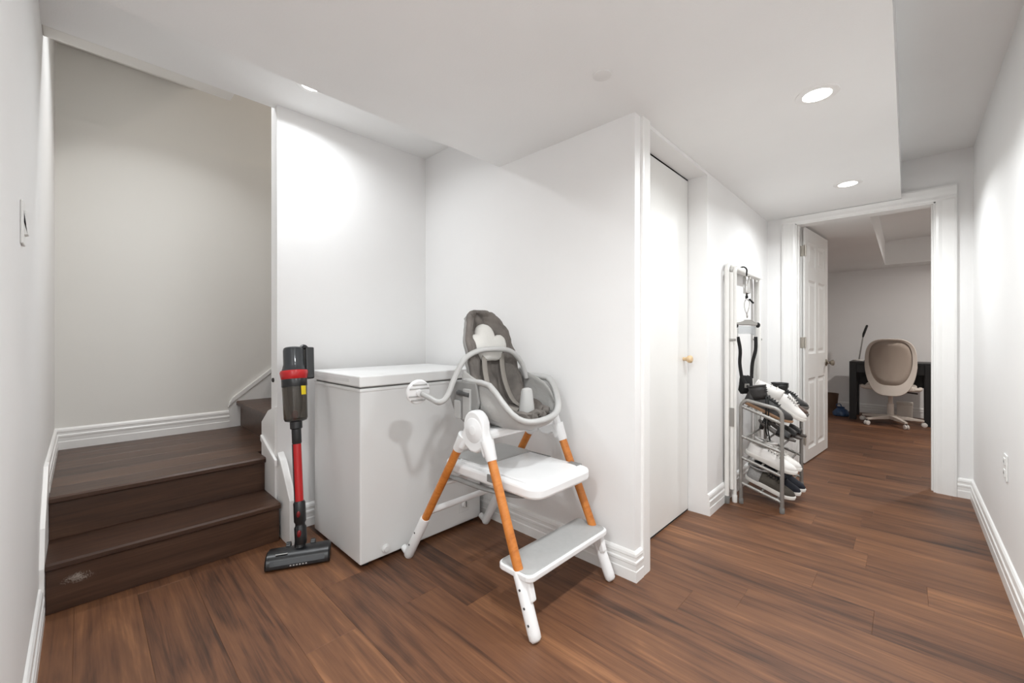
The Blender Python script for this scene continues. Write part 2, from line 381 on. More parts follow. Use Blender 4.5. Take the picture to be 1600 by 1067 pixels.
mk('latch_plate', G().box(DW, DW+.002, .006, DT-.006, .795, .855), 'brushed_nickel', d2, local=True)

# ------------------------------------------------------------------ pot lights
mat('lamp_glow', (255, 250, 242), .5, emit=((1, .96, .9), 9.0)); mat('lamp_glow_cool', (255, 252, 248), .5, emit=((1, .985, .96), 9.0))
def pot(x, y, z, label, col, watts, cool=False, group='recessed ceiling lights', spread=160):
    t = thing('ceiling_light', label, 'light', (x, y, z), group=group)
    R = .062
    mk('trim_ring', G().lathe([(R-.012, -.0005), (R-.012, -.004), (R, -.006), (R+.012, -.003), (R+.014, .0005)], (x, y, z), (0, 0, 1), 36), 'trim_paint', t, smooth=40)
    mk('diffuser', G().lathe([(R-.011, .0), (R-.011, -.0035), (R-.03, -.0045), (.001, -.005)], (x, y, z), (0, 0, 1), 36), 'lamp_glow_cool' if cool else 'lamp_glow', t, smooth=40)
    ld = bpy.data.lights.new('pot_lamp', 'AREA'); ld.shape = 'DISK'; ld.size = R*1.7; ld.energy = watts; ld.color = col; ld.spread = math.radians(spread)
    lo = bpy.data.objects.new('pot_lamp', ld); COL.objects.link(lo); lo.parent = t; lo.location = (0, 0, -.012)
    return t
WARM, COOL, UP = (.945, .985, 1), (.93, .97, 1), (1, .9, .8)
pot(-.268, 2.092, CL, 'round recessed ceiling light above the corridor floor, nearer the freezer alcove', WARM, POT_W*.66)
pot(-.28, 3.449, CL, 'round recessed ceiling light just in front of the end doorway', WARM, POT_W*.7)
pot(-.27, .735, CL, 'round recessed ceiling light at the start of the corridor', WARM, POT_W*.84)
pot(-.27, -.62, CL, 'unseen recessed ceiling light added as fill over the hall, first behind the corner of the stair wall', WARM, POT_W*1.15)  # unseen, continues the corridor row behind the camera as frontal fill
pot(-.27, -1.5, CL, 'unseen recessed ceiling light added as fill beside the rear hall wall', WARM, POT_W*.8)  # unseen extra pot, added behind the camera for more fill
pot(-2.155, .80, CHI, 'round recessed light in the raised ceiling above the chest freezer and steps', COOL, POT_W*.42, True)
pot(-2.88, .36, 2.86, 'unseen recessed light added to brighten the stair landing', (.95, .98, 1), POT_W*.38, True, spread=120)  # added out of view behind the header to lift the landing wall
pot(.85, 6.1, CHI, 'round recessed light in the raised ceiling of the far room', (1, .96, .92), POT_W*1.5)
pot(-3.1, 2.6, 5.0, 'round recessed light high over the upper stairs', UP, POT_W*1.2)
tag(mk('ceiling_cover', G().lathe([(.034, 0), (.034, -.004), (.03, -.006), (.001, -.006)], (-.838, 1.371, CL), (0, 0, 1), 28), mat('cover_plastic', (232, 231, 229), .5, var=.02), smooth=40), 'small round flat cover plate on the low ceiling', 'cover plate')

# ------------------------------------------------------------------ switch and outlet
t = thing('light_switch', 'white light switch plate on the wall beside the steps', 'switch', (-1.72, YL, 1.385))
mk('plate', G().box(-1.755, -1.685, YL, YL+.006, 1.327, 1.443), mat('switch_white', (238, 238, 236), .35, var=.01), t, bevel=.003)
mk('rocker', G().prism([(YL+.005, 1.352), (YL+.013, 1.355), (YL+.007, 1.385), (YL+.010, 1.418), (YL+.005, 1.418)], -1.738, -1.702, 'X'), 'switch_white', t, bevel=.001)
t = thing('wall_outlet', 'white outlet plate low on the right corridor wall', 'outlet', (XR, 2.83, .5))
mk('plate', G().box(XR-.006, XR, 2.795, 2.865, .445, .56), 'switch_white', t, bevel=.003)
for zz in (.478, .528):
    r = mk('socket', G().box(XR-.009, XR-.005, 2.812, 2.848, zz-.016, zz+.016), 'switch_white', t, bevel=.003)
    mk('slot', G().box(XR-.0095, XR-.008, 2.821, 2.823, zz-.006, zz+.006).box(XR-.0095, XR-.008, 2.836, 2.838, zz-.006, zz+.006), 'dark_bolt', r)
# ------------------------------------------------------------------ chest freezer
FX0, FX1, FY0, FY1, FH = -2.372, -1.827, .892, 1.636, .897
mat('freezer_white', (228, 228, 227), .32, var=.01, vscale=3, coat=.1); mat('freezer_lid', (236, 236, 235), .34, var=.01, vscale=3)
mat('rubber_dark', (38, 38, 38), .8, bump=.05); mat('gasket_grey', (120, 119, 117), .7, var=.03)
t = thing('chest_freezer', 'white chest freezer standing in the alcove behind the high chair', 'freezer', ((FX0+FX1)/2, (FY0+FY1)/2, 0))
mk('body', G().box(FX0, FX1, FY0, FY1, .018, FH-.062), 'freezer_white', t, bevel=.008, segs=3)
mk('rim', G().box(FX0+.001, FX1+.003, FY0-.003, FY1+.003, FH-.075, FH-.060), 'freezer_white', t, bevel=.003)
mk('gasket', G().box(FX0+.012, FX1-.008, FY0+.008, FY1-.008, FH-.064, FH-.048), 'gasket_grey', t)
lid = mk('lid', G().box(FX0, FX1+.006, FY0-.006, FY1+.006, FH-.052, FH), 'freezer_lid', t, bevel=.007, segs=3)
mk('lid_inset', G().box(FX0+.02, FX1-.10, FY0-.0065, FY0-.0045, FH-.034, FH-.016), 'freezer_white', lid, bevel=.0008, segs=1)
mk('hinge', G().box(FX0-.004, FX0+.012, FY0+.09, FY0+.15, FH-.11, FH-.02), 'gasket_grey', t, bevel=.003)
mk('hinge', G().box(FX0-.004, FX0+.012, FY1-.15, FY1-.09, FH-.11, FH-.02), 'gasket_grey', t, bevel=.003)
dp = mk('control_panel', G().box(FX1, FX1+.003, 1.475, 1.545, .083, .163), mat('panel_white', (222, 222, 221), .4, var=.02), t, bevel=.002)
mk('dial', G().lathe([(.021, 0), (.021, .006), (.018, .010), (.001, .010)], (FX1+.003, 1.515, .128), (1, 0, 0), 24), 'panel_white', dp, smooth=40)
mk('dial_grip', G().box(FX1+.012, FX1+.018, 1.512, 1.518, .112, .144), 'gasket_grey', dp, bevel=.002)
mk('drain_plug', G().lathe([(.020, 0), (.020, .006), (.014, .009), (.013, .015), (.001, .016)], (FX1, 1.02, .055), (1, 0, 0), 22), 'freezer_white', t, smooth=40)
for fx in (FX0+.04, FX1-.04):
    for fy in (FY0+.04, FY1-.04):
        mk('foot', G().lathe([(.018, 0), (.02, .004), (.02, .02)], (fx, fy, 0), (0, 0, 1), 14), 'rubber_dark', t)

# ------------------------------------------------------------------ stick vacuum
mat('vac_black', (24, 25, 27), .32, var=.05, coat=.2); mat('vac_grey', (38, 41, 45), .35, var=.05, coat=.3); mat('vac_red', (190, 10, 18), .3, var=.03, coat=.4)
mat('vac_bin', (150, 142, 132), .1, trans=.9, spec=.5); mat('vac_yellow', (232, 205, 30), .5, var=.02); mat('vac_filter', (168, 158, 142), .6, var=.08); mat('vac_print', (180, 180, 178), .5)
t = thing('stick_vacuum', 'red and black cordless stick vacuum standing between steps and freezer', 'vacuum', (-2.12, .72, 0))
# floor head, long axis from (-2.17,.60) to (-2.04,.845)
hc = Vector((-2.105, .722, 0)); hd = Vector((.12, .245, 0)).normalized(); hn = Vector((hd.y, -hd.x, 0))   # hn: towards the viewer
HM = Matrix(((hd.x, hn.x, 0, hc.x), (hd.y, hn.y, 0, hc.y), (0, 0, 1, 0), (0, 0, 0, 1)))
prof = [(-.062, .006), (.050, .004), (.058, .012), (.058, .026), (.048, .048), (.028, .064), (-.01, .070), (-.05, .062), (-.065, .045)]
g = G().loft([[(x, p*(k), q*(k if q > .01 else 1)) for p, q in prof] for x, k in ((-.137, .90), (-.130, 1), (.130, 1), (.137, .90))])
hb = mk('floor_head', g.xform(HM), 'vac_black', t, smooth=30)
mk('brush_window', G().prism([(.0585, .016), (.0585, .026), (.049, .047), (.047, .046)], -.115, .115, 'X').xform(HM), 'vac_grey', hb)
for i in range(6):
    mk('front_light', G().box(-.032+i*.013, -.025+i*.013, .0585, .0605, .017, .022).xform(HM), 'vac_print', hb)
mk('head_print', G().box(-.095, -.045, .026, .034, .0648, .0656).xform(HM), 'vac_print', hb)
for sx_ in (-.052, .055):
    mk('head_wheel', G().lathe([(.010, -.012), (.018, -.009), (.018, .009), (.010, .012)], (sx_, -.055, .062), (1, 0, 0), 18).xform(HM), 'vac_black', t, smooth=40)
mk('neck', G().tube([(0, -.02, .055), (0, -.03, .085), (0, -.035, .11)], [.026, .024, .022], 16).xform(HM), 'vac_black', t, smooth=50)
A = Vector((-2.120, .735, .09)); B = Vector((-2.262, .747, 1.005)); ax = (B-A).normalized(); Lv = (B-A).length
def along(d): return A+ax*d
def seg(name, prof, m, parent=t, n=22): return mk(name, G().lathe(prof, A, ax, n), m, parent, smooth=35)
jt = seg('joint', [(.024, -.01), (.027, .0), (.027, .065), (.022, .075), (.022, .085), (.027, .095), (.027, .18), (.022, .19)], 'vac_black')
rd = along(.045)+Vector((.021, -.013, 0)); mk('red_button', G().ellipsoid(rd, (.008, .010, .018)), mat('vac_dark_red', (120, 12, 18), .4, var=.03), jt, smooth=180)
rd = along(.135)+Vector((.021, -.013, 0)); mk('red_button', G().ellipsoid(rd, (.008, .009, .016)), 'vac_dark_red', jt, smooth=180)
seg('tube', [(.0195, .185), (.0195, .47)], 'vac_red')
mk('tube_stripe', G().tube([along(.19)+Vector((.0, -.0195, 0)), along(.465)+Vector((.0, -.0195, 0))], .004, 6), 'vac_black', t)
seg('upper_connector', [(.018, .46), (.022, .47), (.022, .535), (.028, .54), (.028, .59), (.020, .60)], 'vac_black')
bn = seg('dust_bin', [(.030, .575), (.050, .580), (.054, .590), (.0575, .765), (.054, .768), (.052, .59), (.001, .586)], 'vac_bin', n=30)
seg('bin_base', [(.03, .572), (.0495, .578), (.051, .586), (.01, .588)], 'vac_black', bn, 26)
seg('filter_core', [(.02, .60), (.030, .63), (.036, .70), (.038, .765)], 'vac_filter', bn)
c = along(.61); mk('bin_flap', G().ellipsoid((c.x+.02, c.y-.01, c.z), (.016, .016, .026)), 'vac_red', bn, smooth=180)
seg('bin_collar', [(.056, .745), (.0585, .75), (.0585, .785), (.056, .79)], 'vac_black', n=30)
seg('red_ring', [(.056, .783), (.059, .786), (.065, .818), (.062, .828), (.05, .83)], 'vac_red', n=30)
mh = seg('motor_housing', [(.057, .825), (.052, .84), (.047, .86), (.046, .93), (.043, .942), (.036, .947), (.001, .948)], 'vac_grey', n=30)
sd = Vector((-.18, .98, 0)).normalized()
c0, c1 = along(.78)+sd*.075, along(.945)+sd*.080
mk('battery', G().tube([c0, c1], [.027, .027], 4, sx=1.2, sy=.9, up=(1, 1, 0)), 'vac_black', t, bevel=.006)
mk('handle', G().tube(spline([along(.93)+sd*.03, along(.95)+sd*.055, along(.935)+sd*.075], 4), .012, 10), 'vac_black', t, smooth=60)
c = along(.725); rdv = (Vector((.55, .25, 0)) - ax*ax.dot(Vector((.55, .25, 0)))).normalized(); tv = ax.cross(rdv)
g = G(); pts = []
for zz in (-.022, .022): pts.append([c+ax*zz+(rdv*math.cos(a)+tv*math.sin(a))*.0588 for a in [k*.12-.24 for k in range(5)]])
mk('yellow_sticker', g.loft(pts, False, False, False), 'vac_yellow', bn, solid=.0006)

# ------------------------------------------------------------------ high chair
mat('hc_white', (240, 240, 240), .35, var=.01); mat('hc_grey', (172, 171, 169), .4, var=.015); mat('hc_midgrey', (138, 137, 135), .45, var=.02); mat('hc_dark', (70, 70, 70), .5)  # hc_midgrey darkened so the bracket carries the shading beneath the armrest
mat('hc_steptop', (176, 176, 175), .6, var=.03, vscale=40, bump=.1, bscale=500)
mat('hc_fabric', (104, 98, 93), .75, var=.28, vscale=11, bump=.6, bscale=22); mat('hc_fabric_side', (172, 170, 167), .8, var=.05, vscale=14, bump=.2, bscale=50)
mat('hc_pillow', (216, 214, 209), .9, var=.03, bump=.2, bscale=90); mat('hc_strap', (142, 136, 129), .8, var=.05, bump=.15, bscale=300)
wood_mat('hc_wood', [(176, 100, 40), (198, 120, 52), (210, 133, 62), (218, 144, 76)], 'Y', .4, False)
t = thing('high_chair', 'white and grey baby high chair with orange wooden legs and grey padded seat', 'high chair', (-1.35, 1.37, 0))
YN, YFs = 1.11, 1.622       # near and far leg planes (feet)
HN, HFr = 1.135, 1.597      # hubs lean in slightly
HUB = (-1.29, .665)
for yf, yh in ((YN, HN), (YFs, HFr)):
    s = 1 if yf == YN else -1        # s: direction from outside towards the seat
    H = Vector((HUB[0], yh, HUB[1]))
    fF, rF = Vector((-.945, yf, 0)), Vector((-1.775, yf, 0))
    # hub: arched plate, outline in xz
    tf = (Vector((-1.222, 0, .735))-fF)
    arch = []
    for k in range(13):
        a = math.radians(-12+k*204/12); arch.append((HUB[0]+.062*math.cos(a), HUB[1]+.045+.066*math.sin(a)))
    out = [(HUB[0]+.098, HUB[1]-.055), *arch, (HUB[0]-.115, HUB[1]-.055), (HUB[0]-.072, HUB[1]-.068), (HUB[0]-.052, HUB[1]-.04), (HUB[0]-.02, HUB[1]-.062), (HUB[0]+.02, HUB[1]-.062), (HUB[0]+.045, HUB[1]-.045), (HUB[0]+.06, HUB[1]-.075)]
    hub = mk('hub', G().prism(out, yh-.022, yh+.022, 'Y'), 'hc_white', t, bevel=.009, segs=3, smooth=40)
    mk('hub_cap', G().lathe([(.052, 0), (.047, .003), (.024, .0035), (.020, .006), (.017, .0065), (.001, .0065)], (HUB[0]+.002, yh-s*.022, HUB[1]+.03), (0, -s, 0), 26), 'hc_white', hub, smooth=40)
    for foot, topx, fr in ((fF, HUB[0]+.052, True), (rF, HUB[0]-.062, False)):
        T = Vector((topx, yh, HUB[1]+.02))
        P = lambda z, a=foot, b=T: a+(b-a)*(z/(b.z-a.z))
        zj0, zj1 = (.215, .585) if fr else (.23, .59)
        leg = mk('leg', G().tube([P(zj0-.02), P(zj1+.02)], .0185, 18), 'hc_wood', t, smooth=50)
        mk('upper_sleeve', G().tube([P(zj1), P(zj1+.004), P(.66)], [.0205, .0225, .028], 16), 'hc_white', leg, smooth=50)
        lo_pts = [P(.0)+Vector((0, 0, .004)), P(.012), P(.03), P(zj0-.01), P(zj0)]
        ft = mk('foot', G().tube(lo_pts, [.015, .0225, .0235, .0235, .021], 18), 'hc_white', leg, smooth=50)
        if not fr:
            e = foot+Vector((-.034, 0, .035))
            mk('foot_cap', G().tube([P(.02), e], [.020, .016], 14), 'hc_white', leg, smooth=50)
        for zz in ((.06, .11, .165) if fr else (.08, .15)):
            c = P(zz)+Vector((.006 if fr else -.004, -s*.0222 if fr else -s*.0225, 0)); mk('screw', G().lathe([(.0045, 0), (.0045, .002), (.003, .0025)], c, (0, -s, 0), 10), 'hc_dark', leg)
# rear cross bar and front step
mk('cross_bar', G().tube([(-1.606, YN+.005, .268), (-1.606, YFs-.005, .268)], .0135, 14, sx=1.1), 'hc_white', t, smooth=60)
def rrect(x0, x1, y0, y1, r, n=5):
    pts = []
    for cx, cy, a0 in ((x1-r, y1-r, 0), (x0+r, y1-r, 90), (x0+r, y0+r, 180), (x1-r, y0+r, 270)):
        for k in range(n+1):
            a = math.radians(a0+90*k/n); pts.append((cx+r*math.cos(a), cy+r*math.sin(a)))
    return pts
stp = mk('footrest', G().prism(rrect(-1.135, -.965, 1.098, 1.635, .03), .198, .222, 'Z'), 'hc_white', t, bevel=.006, segs=3)
mk('grip_mat', G().prism(rrect(-1.128, -.975, 1.106, 1.627, .026), .2215, .2245, 'Z'), 'hc_steptop', stp, bevel=.001, segs=1)
for yb in (1.125, 1.607): mk('step_bracket', G().prism([(-1.03, .20), (-.985, .20), (-.965, .13), (-.985, .115)], yb-.014, yb+.014, 'Y'), 'hc_white', stp, bevel=.006)
# stored tray on its rails
tr = mk('tray', G().prism(rrect(-1.60, -1.005, 1.185, 1.575, .06), .452, .500, 'Z'), 'hc_white', t, bevel=.012, segs=3, smooth=40)
mk('tray_insert', G().prism(rrect(-1.53, -1.04, 1.215, 1.53, .05), .499, .507, 'Z'), 'hc_white', tr, bevel=.004)
mk('tray_grey_panel', G().prism(rrect(-1.585, -1.36, 1.235, 1.56, .03), .505, .511, 'Z'), 'hc_grey', tr, bevel=.002)
mk('tray_notch', G().box(-1.43, -1.25, 1.570, 1.579, .470, .5015), 'hc_midgrey', tr, bevel=.003)
mk('tray_notch', G().box(-1.13, -1.07, 1.520, 1.579, .478, .5025), 'hc_midgrey', tr, bevel=.003)
mk('tray_notch', G().box(-1.28, -1.20, 1.181, 1.19, .470, .5015), 'hc_midgrey', tr, bevel=.003)
for yb, k in ((1.16, 1), (1.60, -1)):
    mk('tray_rail', G().tube(spline([(-1.54, yb, .44), (-1.47, yb+.02*k, .435), (-1.30, yb+.035*k, .43), (-1.14, yb+.09*k, .428), (-1.11, 1.38, .43)], 5), .013, 10, sx=.7, sy=1.3), 'hc_midgrey', t, smooth=60)
mk('rail_cross', G().tube([(-1.522, HN, .415), (-1.522, HFr, .415)], .012, 12), 'hc_white', t, smooth=60)
# seat support: cross beam between the hubs and post
mk('seat_beam', G().box(-1.345, -1.235, HN+.01, HFr-.01, .655, .695), 'hc_white', t, bevel=.012)
# bucket shell
def rim_z(x):
    k = min(1, max(0, (x+1.285)/.19)); k = k*k*(3-2*k); return .885-.145*k
def plan(a, sx_, sy_, cx=-1.298, cy=1.37):
    ca, sa = math.cos(a), math.sin(a); e = .62 if ca < 0 else .74
    px, py = sx_*math.copysign(abs(ca)**e, ca), sy_*math.copysign(abs(sa)**e, sa)
    k = max(0, ca); return cx+px+k*.012-k*py*.16, cy+py-k*.012
NA = 48; rim = []; rings = []
for k in range(NA):
    a = 2*math.pi*k/NA; x, y_ = plan(a, .190, .200); rim.append(Vector((x, y_, rim_z(x-.01)-.006*max(0, math.cos(a)))))
for f_, sh in ((1, 0), (.985, .25), (.95, .55), (.86, .85), (.70, .97)):
    r = []
    for k in range(NA):
        a = 2*math.pi*k/NA; x, y_ = plan(a, .190*f_, .200*f_)
        r.append((x, y_, rim[k].z+(.690-rim[k].z)*sh))
    rings.append(r)
rings.append([(plan(2*math.pi*k/NA, .05, .05)[0], plan(2*math.pi*k/NA, .05, .05)[1], .690) for k in range(NA)])
sh = mk('seat_shell', G().loft(rings, False, True), 'hc_grey', t, smooth=60, solid=.006)
mk('rim', G().tube(rim, .0125, 10, closed=True, sx=1.0, sy=1.25), mat('hc_rim', (182, 181, 179), .35, var=.01), sh, smooth=180)
# recline bracket on each side
for yb, k in ((1.17, -1), (1.57, 1)):
    br = mk('bracket', G().prism([(-1.50, .885), (-1.32, .885), (-1.30, .80), (-1.33, .715), (-1.40, .705), (-1.46, .735), (-1.495, .80)], yb+k*.002, yb+k*.016, 'Y'), 'hc_midgrey', t, bevel=.006)
    mk('latch', G().box(-1.395, -1.345, yb+k*.014, yb+k*.026, .72, .855), 'hc_grey', br, bevel=.004)
    mk('latch', G().box(-1.455, -1.412, yb+k*.014, yb+k*.026, .72, .80), 'hc_grey', br, bevel=.004)
    mk('latch_pin', G().tube([(-1.43, yb+k*.022, .835), (-1.35, yb+k*.022, .83)], .011, 10), 'hc_dark', br, smooth=60)
# fabric: seat pad going up into the tall back
path = [(-1.15, .738), (-1.19, .730), (-1.25, .722), (-1.34, .735), (-1.41, .775), (-1.455, .85), (-1.485, .95), (-1.515, 1.05), (-1.545, 1.13), (-1.565, 1.175), (-1.572, 1.197)]
wid = [.07, .115, .14, .15, .15, .145, .142, .134, .106, .066, .020]
curl = [.0, .02, .035, .045, .055, .06, .055, .055, .055, .045, .02]
NQ = 5; pp = spline([(p[0], 0, p[1]) for p in path], NQ); pw = spline([(q, c_, 0) for q, c_ in zip(wid, curl)], NQ)
NU = 33; gv = []
for i, p in enumerate(pp):
    tg = (pp[min(i+1, len(pp)-1)]-pp[max(i-1, 0)]).normalized(); nv = Vector((-tg.z, 0, tg.x)); nv = -nv if nv.x < 0 and nv.z < 0 else nv
    nv = Vector((tg.z, 0, -tg.x)) if (Vector((tg.z, 0, -tg.x)).z >= 0 and tg.z < .5) or Vector((tg.z, 0, -tg.x)).x > 0 else nv
    r = []
    for j in range(NU):
        u = -1+2*j/(NU-1)
        puff = .010*math.sin(math.pi*(u*.5+.5)*3)**2+.016*mnoise.noise(Vector((u*2.2+i*.07, i*.2, 3)))+.020*abs(mnoise.noise(Vector((u*2.6-i*.16, i*.22, 9))))**.7-.008
        q = p+nv*(curl[0]*0+pw[i].y*abs(u)**2.6+puff)
        r.append((q.x, 1.37+u*pw[i].x, q.z))
    gv.append(r)
g = G(); nU = NU
for r in gv: g.v += r
for i in range(len(gv)-1):
    for j in range(nU-1): g.f.append((i*nU+j, i*nU+j+1, (i+1)*nU+j+1, (i+1)*nU+j))
cu = mk('cushion', g, 'hc_fabric', t, smooth=180, solid=.030, sub=1)
cu.modifiers['thickness'].offset = 0
# light side wings of the pad
for yb, k in ((1.20, -1), (1.54, 1)):
    rr = []
    for i, (x, z0, z1) in enumerate([(-1.44, .76, .94), (-1.38, .74, .905), (-1.30, .73, .885), (-1.23, .725, .845), (-1.185, .724, .785), (-1.16, .724, .755)]):
        rr.append([(x, yb+k*(.020*math.sin(math.pi*q/5))*.6+k*.012*(q/5)-k*(.02 if i > 3 else 0), z0+(z1-z0)*q/5+.004*mnoise.noise(Vector((i*.8, q*.7, k)))) for q in range(6)])
    mk('side_wing', G().loft(rr, False, False, False), 'hc_fabric_side', cu, smooth=180, solid=.012, sub=1)
# piping round the back edge
ed = [Vector(r[0]) for r in gv[22:]]+[Vector(r[-1]) for r in reversed(gv[22:])]
mk('piping', G().tube(ed, .013, 8), 'hc_fabric', cu, smooth=180)
mk('side_edge', G().loft([[Vector(r[0])+Vector((0, -.006, 0)), Vector(r[0])+Vector((-.05, .01, -.01))] for r in gv[22:46]], False, False, False), 'hc_fabric_side', cu, smooth=180, solid=.012)
# cloud pillow
PN = Vector((.955, 0, .296)); PU = Vector((-.296, 0, .955)); PY = Vector((0, 1, 0)); pc = Vector((-1.475, 1.365, 1.045))
lobes = [(-.01, .045, .055), (.078, .0, .044), (-.07, .0, .048), (.0, -.03, .055), (.035, -.045, .042), (-.035, -.045, .042)]
def cloud_r(a):
    best = 0
    for ly, lz, lr in lobes:
        for q in range(1, 60):
            d = q*.002; y_, z_ = d*math.cos(a), d*math.sin(a)
            if (y_-ly)**2+(z_-lz)**2 < lr*lr: best = max(best, d)
    return best
NR = 56; cr = [cloud_r(2*math.pi*k/NR) for k in range(NR)]
rr = []
for f_, d in ((.90, -.02), (1.0, -.004), (1.0, .008), (.93, .020), (.75, .029), (.4, .032), (.02, .032)):
    rr.append([pc+PY*(f_*cr[k]*math.cos(2*math.pi*k/NR))+PU*(f_*cr[k]*math.sin(2*math.pi*k/NR))+PN*d for k in range(NR)])
mk('cloud_pillow', G().loft(rr), 'hc_pillow', t, smooth=70)
# harness straps
for k, pts in enumerate([[(-1.44, 1.315, 1.00), (-1.425, 1.305, .93), (-1.39, 1.30, .84), (-1.33, 1.315, .775), (-1.25, 1.345, .755)], [(-1.44, 1.43, 1.00), (-1.425, 1.42, .93), (-1.395, 1.415, .85), (-1.34, 1.41, .78), (-1.25, 1.39, .755)],
                        [(-1.40, 1.22, .79), (-1.33, 1.26, .765), (-1.26, 1.33, .757)]]):
    mk('harness_strap', G().tube(spline(pts, 5), .015, 8, sx=.22, sy=1.0, up=(1, 0, .5)), 'hc_strap', t, smooth=60)
cp = mk('crotch_post', G().loft([[Vector((-1.222, 1.37, z))+Vector((rx*math.cos(2*math.pi*k/24), ry*math.sin(2*math.pi*k/24), 0)) for k in range(24)] for a_, z, rx, ry in
     [(0, .722, .036, .042), (0, .735, .035, .040), (0, .835, .024, .028), (0, .848, .020, .024), (0, .853, .008, .012)]]), 'hc_rim', t, smooth=50)
# grab bar: hoop over the seat ending in a round disc
hoop = [(-1.37, 1.535, .872), (-1.382, 1.51, .95), (-1.39, 1.44, 1.010), (-1.41, 1.34, 1.022), (-1.42, 1.25, 1.013), (-1.42, 1.175, .978), (-1.43, 1.13, .90), (-1.43, 1.09, .825), (-1.445, 1.06, .80), (-1.50, 1.052, .812), (-1.555, 1.047, .826)]
hb = mk('grab_bar', G().tube(spline(hoop, 7), .0125, 12), 'hc_rim', t, smooth=180)
dc = Vector((-1.585, 1.045, .833)); dax = Vector((.97, -.10, -.22)).normalized()
dk = mk('disc', G().lathe([(.001, -.012), (.05, -.012), (.056, -.008), (.056, .004), (.052, .008), (.016, .010), (.015, .024), (.001, .024)], dc, dax, 30), 'hc_white', hb, smooth=40)
da = Vector((0, 0, 1)); da = (da-dax*da.dot(dax)).normalized(); db = dax.cross(da)
for q in (-.036, -.018, .018, .036):
    ln = math.sqrt(.050**2-q*q); c0 = dc+dax*.009
    mk('disc_rib', G().tube([c0+da*q-db*ln, c0+da*q+db*ln], .0035, 6), 'hc_grey', dk)
# ------------------------------------------------------------------ white folding frame leaning on the corridor wall
mat('frame_white', (236, 234, 230), .35, var=.01); mat('steel', (170, 168, 164), .28, 1., var=.05); mat('chrome', (205, 204, 202), .15, 1.); mat('strap_black', (22, 21, 21), .8, var=.1, bump=.15, bscale=200)
mat('rack_steel', (150, 147, 143), .48, .55, var=.04); mat('rack_foot', (120, 118, 115), .7, var=.04)
XFm = -.828
t = thing('folding_frame', 'white folding tubular frame leaning upright against the corridor wall behind the shoe rack', 'frame', (XFm, 3.25, 0))
def hoopy(x, y0, y1, zt, r=.05, zb=.0, xb=None):
    xb = x if xb is None else xb
    return [(xb, y0, zb), (x, y0, zt-r)]+[(x, y0+r-r*math.cos(a), zt-r+r*math.sin(a)) for a in [math.radians(q) for q in (15, 30, 45, 60, 75, 90)]]+[(x, y1-r+r*math.sin(a), zt-r+r*math.cos(a)) for a in [math.radians(q) for q in (0, 15, 30, 45, 60, 75, 90)]]+[(xb, y1, zb)]
mk('outer_hoop', G().tube(hoopy(-.848, 2.905, 3.62, 1.555, .05, .012), .0145, 12), 'frame_white', t, smooth=60)
mk('inner_hoop', G().tube(hoopy(-.815, 2.955, 3.575, 1.530, .03, .012), .0125, 12), 'frame_white', t, smooth=60)
for yb in (2.93, 3.60):
    mk('upright', G().tube([(-.825, yb, .09), (-.83, yb, 1.5)], .0135, 12), 'frame_white', t, smooth=60)
    mk('pivot', G().tube([(-.86, yb-.012, 1.06), (-.80, yb-.012, 1.06)], .008, 10), 'steel', t, smooth=60)
    mk('joint_plate', G().box(-.842, -.806, yb-.02, yb-.015, .50, .62), 'steel', t, bevel=.003)
mk('top_bar', G().box(-.85, -.80, 2.97, 3.60, 1.515, 1.545), 'frame_white', t, bevel=.008)
for yb in (2.905, 3.62): mk('foot_cap', G().lathe([(.017, 0), (.018, .004), (.018, .045), (.0145, .05)], (-.848, yb, 0), (0, 0, 1), 12), 'rack_foot', t, smooth=40)
for yb in (2.955, 3.575): mk('foot_cap', G().lathe([(.015, 0), (.016, .004), (.016, .045), (.0125, .05)], (-.815, yb, 0), (0, 0, 1), 12), 'frame_white', t, smooth=40)

# hanging traction harness
hx, hy = -.785, 3.115
HX = Matrix.Translation((hx, hy, 0)) @ Matrix.Rotation(math.radians(-60), 4, 'Z') @ Matrix.Translation((-hx, -hy, 0))
def hk(n, g, m, par, **k): return mk(n, g.xform(HX), m, par, **k)
t = thing('hanging_harness', 'black strap harness hanging by a silver spring cylinder from the white frame', 'harness', (hx, hy, .75))
mk('top_hook', G().tube(spline([(-.825, hy, 1.553), (-.80, hy, 1.553), (hx, hy, 1.535), (hx, hy, 1.51), (hx, hy, 1.495)], 4), .005, 8), 'strap_black', t, smooth=60)
hk('spring_cylinder', G().lathe([(.008, 0), (.021, .008), (.023, .015), (.023, .115), (.019, .125), (.006, .13)], (hx, hy, 1.365), (0, 0, 1), 22), 'chrome', t, smooth=40)
hk('swivel', G().lathe([(.004, 0), (.009, .006), (.009, .02), (.004, .03)], (hx, hy, 1.335), (0, 0, 1), 12), 'strap_black', t, smooth=40)
hk('carabiner', G().tube(spline([(hx, hy, 1.335), (hx, hy-.013, 1.31), (hx, hy-.011, 1.265), (hx, hy, 1.24), (hx, hy+.012, 1.27), (hx, hy+.017, 1.31)], 5, True), .004, 8, True), 'chrome', t, smooth=60)
hk('ring', G().tube([(hx+.011*math.cos(a), hy+.002, 1.225+.016*math.sin(a)) for a in [k*math.pi/8 for k in range(16)]], .0035, 6, True), 'chrome', t, smooth=60)
hk('carabiner_gate', G().tube([(hx+.004, hy+.014, 1.335), (hx+.006, hy+.04, 1.305)], .006, 8), 'strap_black', t, smooth=60)
sb = hk('spreader_bar', G().prism([(hy-.068, 1.165), (hy-.064, 1.18), (hy-.02, 1.195), (hy+.02, 1.195), (hy+.072, 1.165), (hy+.074, 1.150), (hy+.06, 1.155), (hy-.06, 1.160)], hx-.012, hx+.012, 'X'), 'steel', t, bevel=.004)
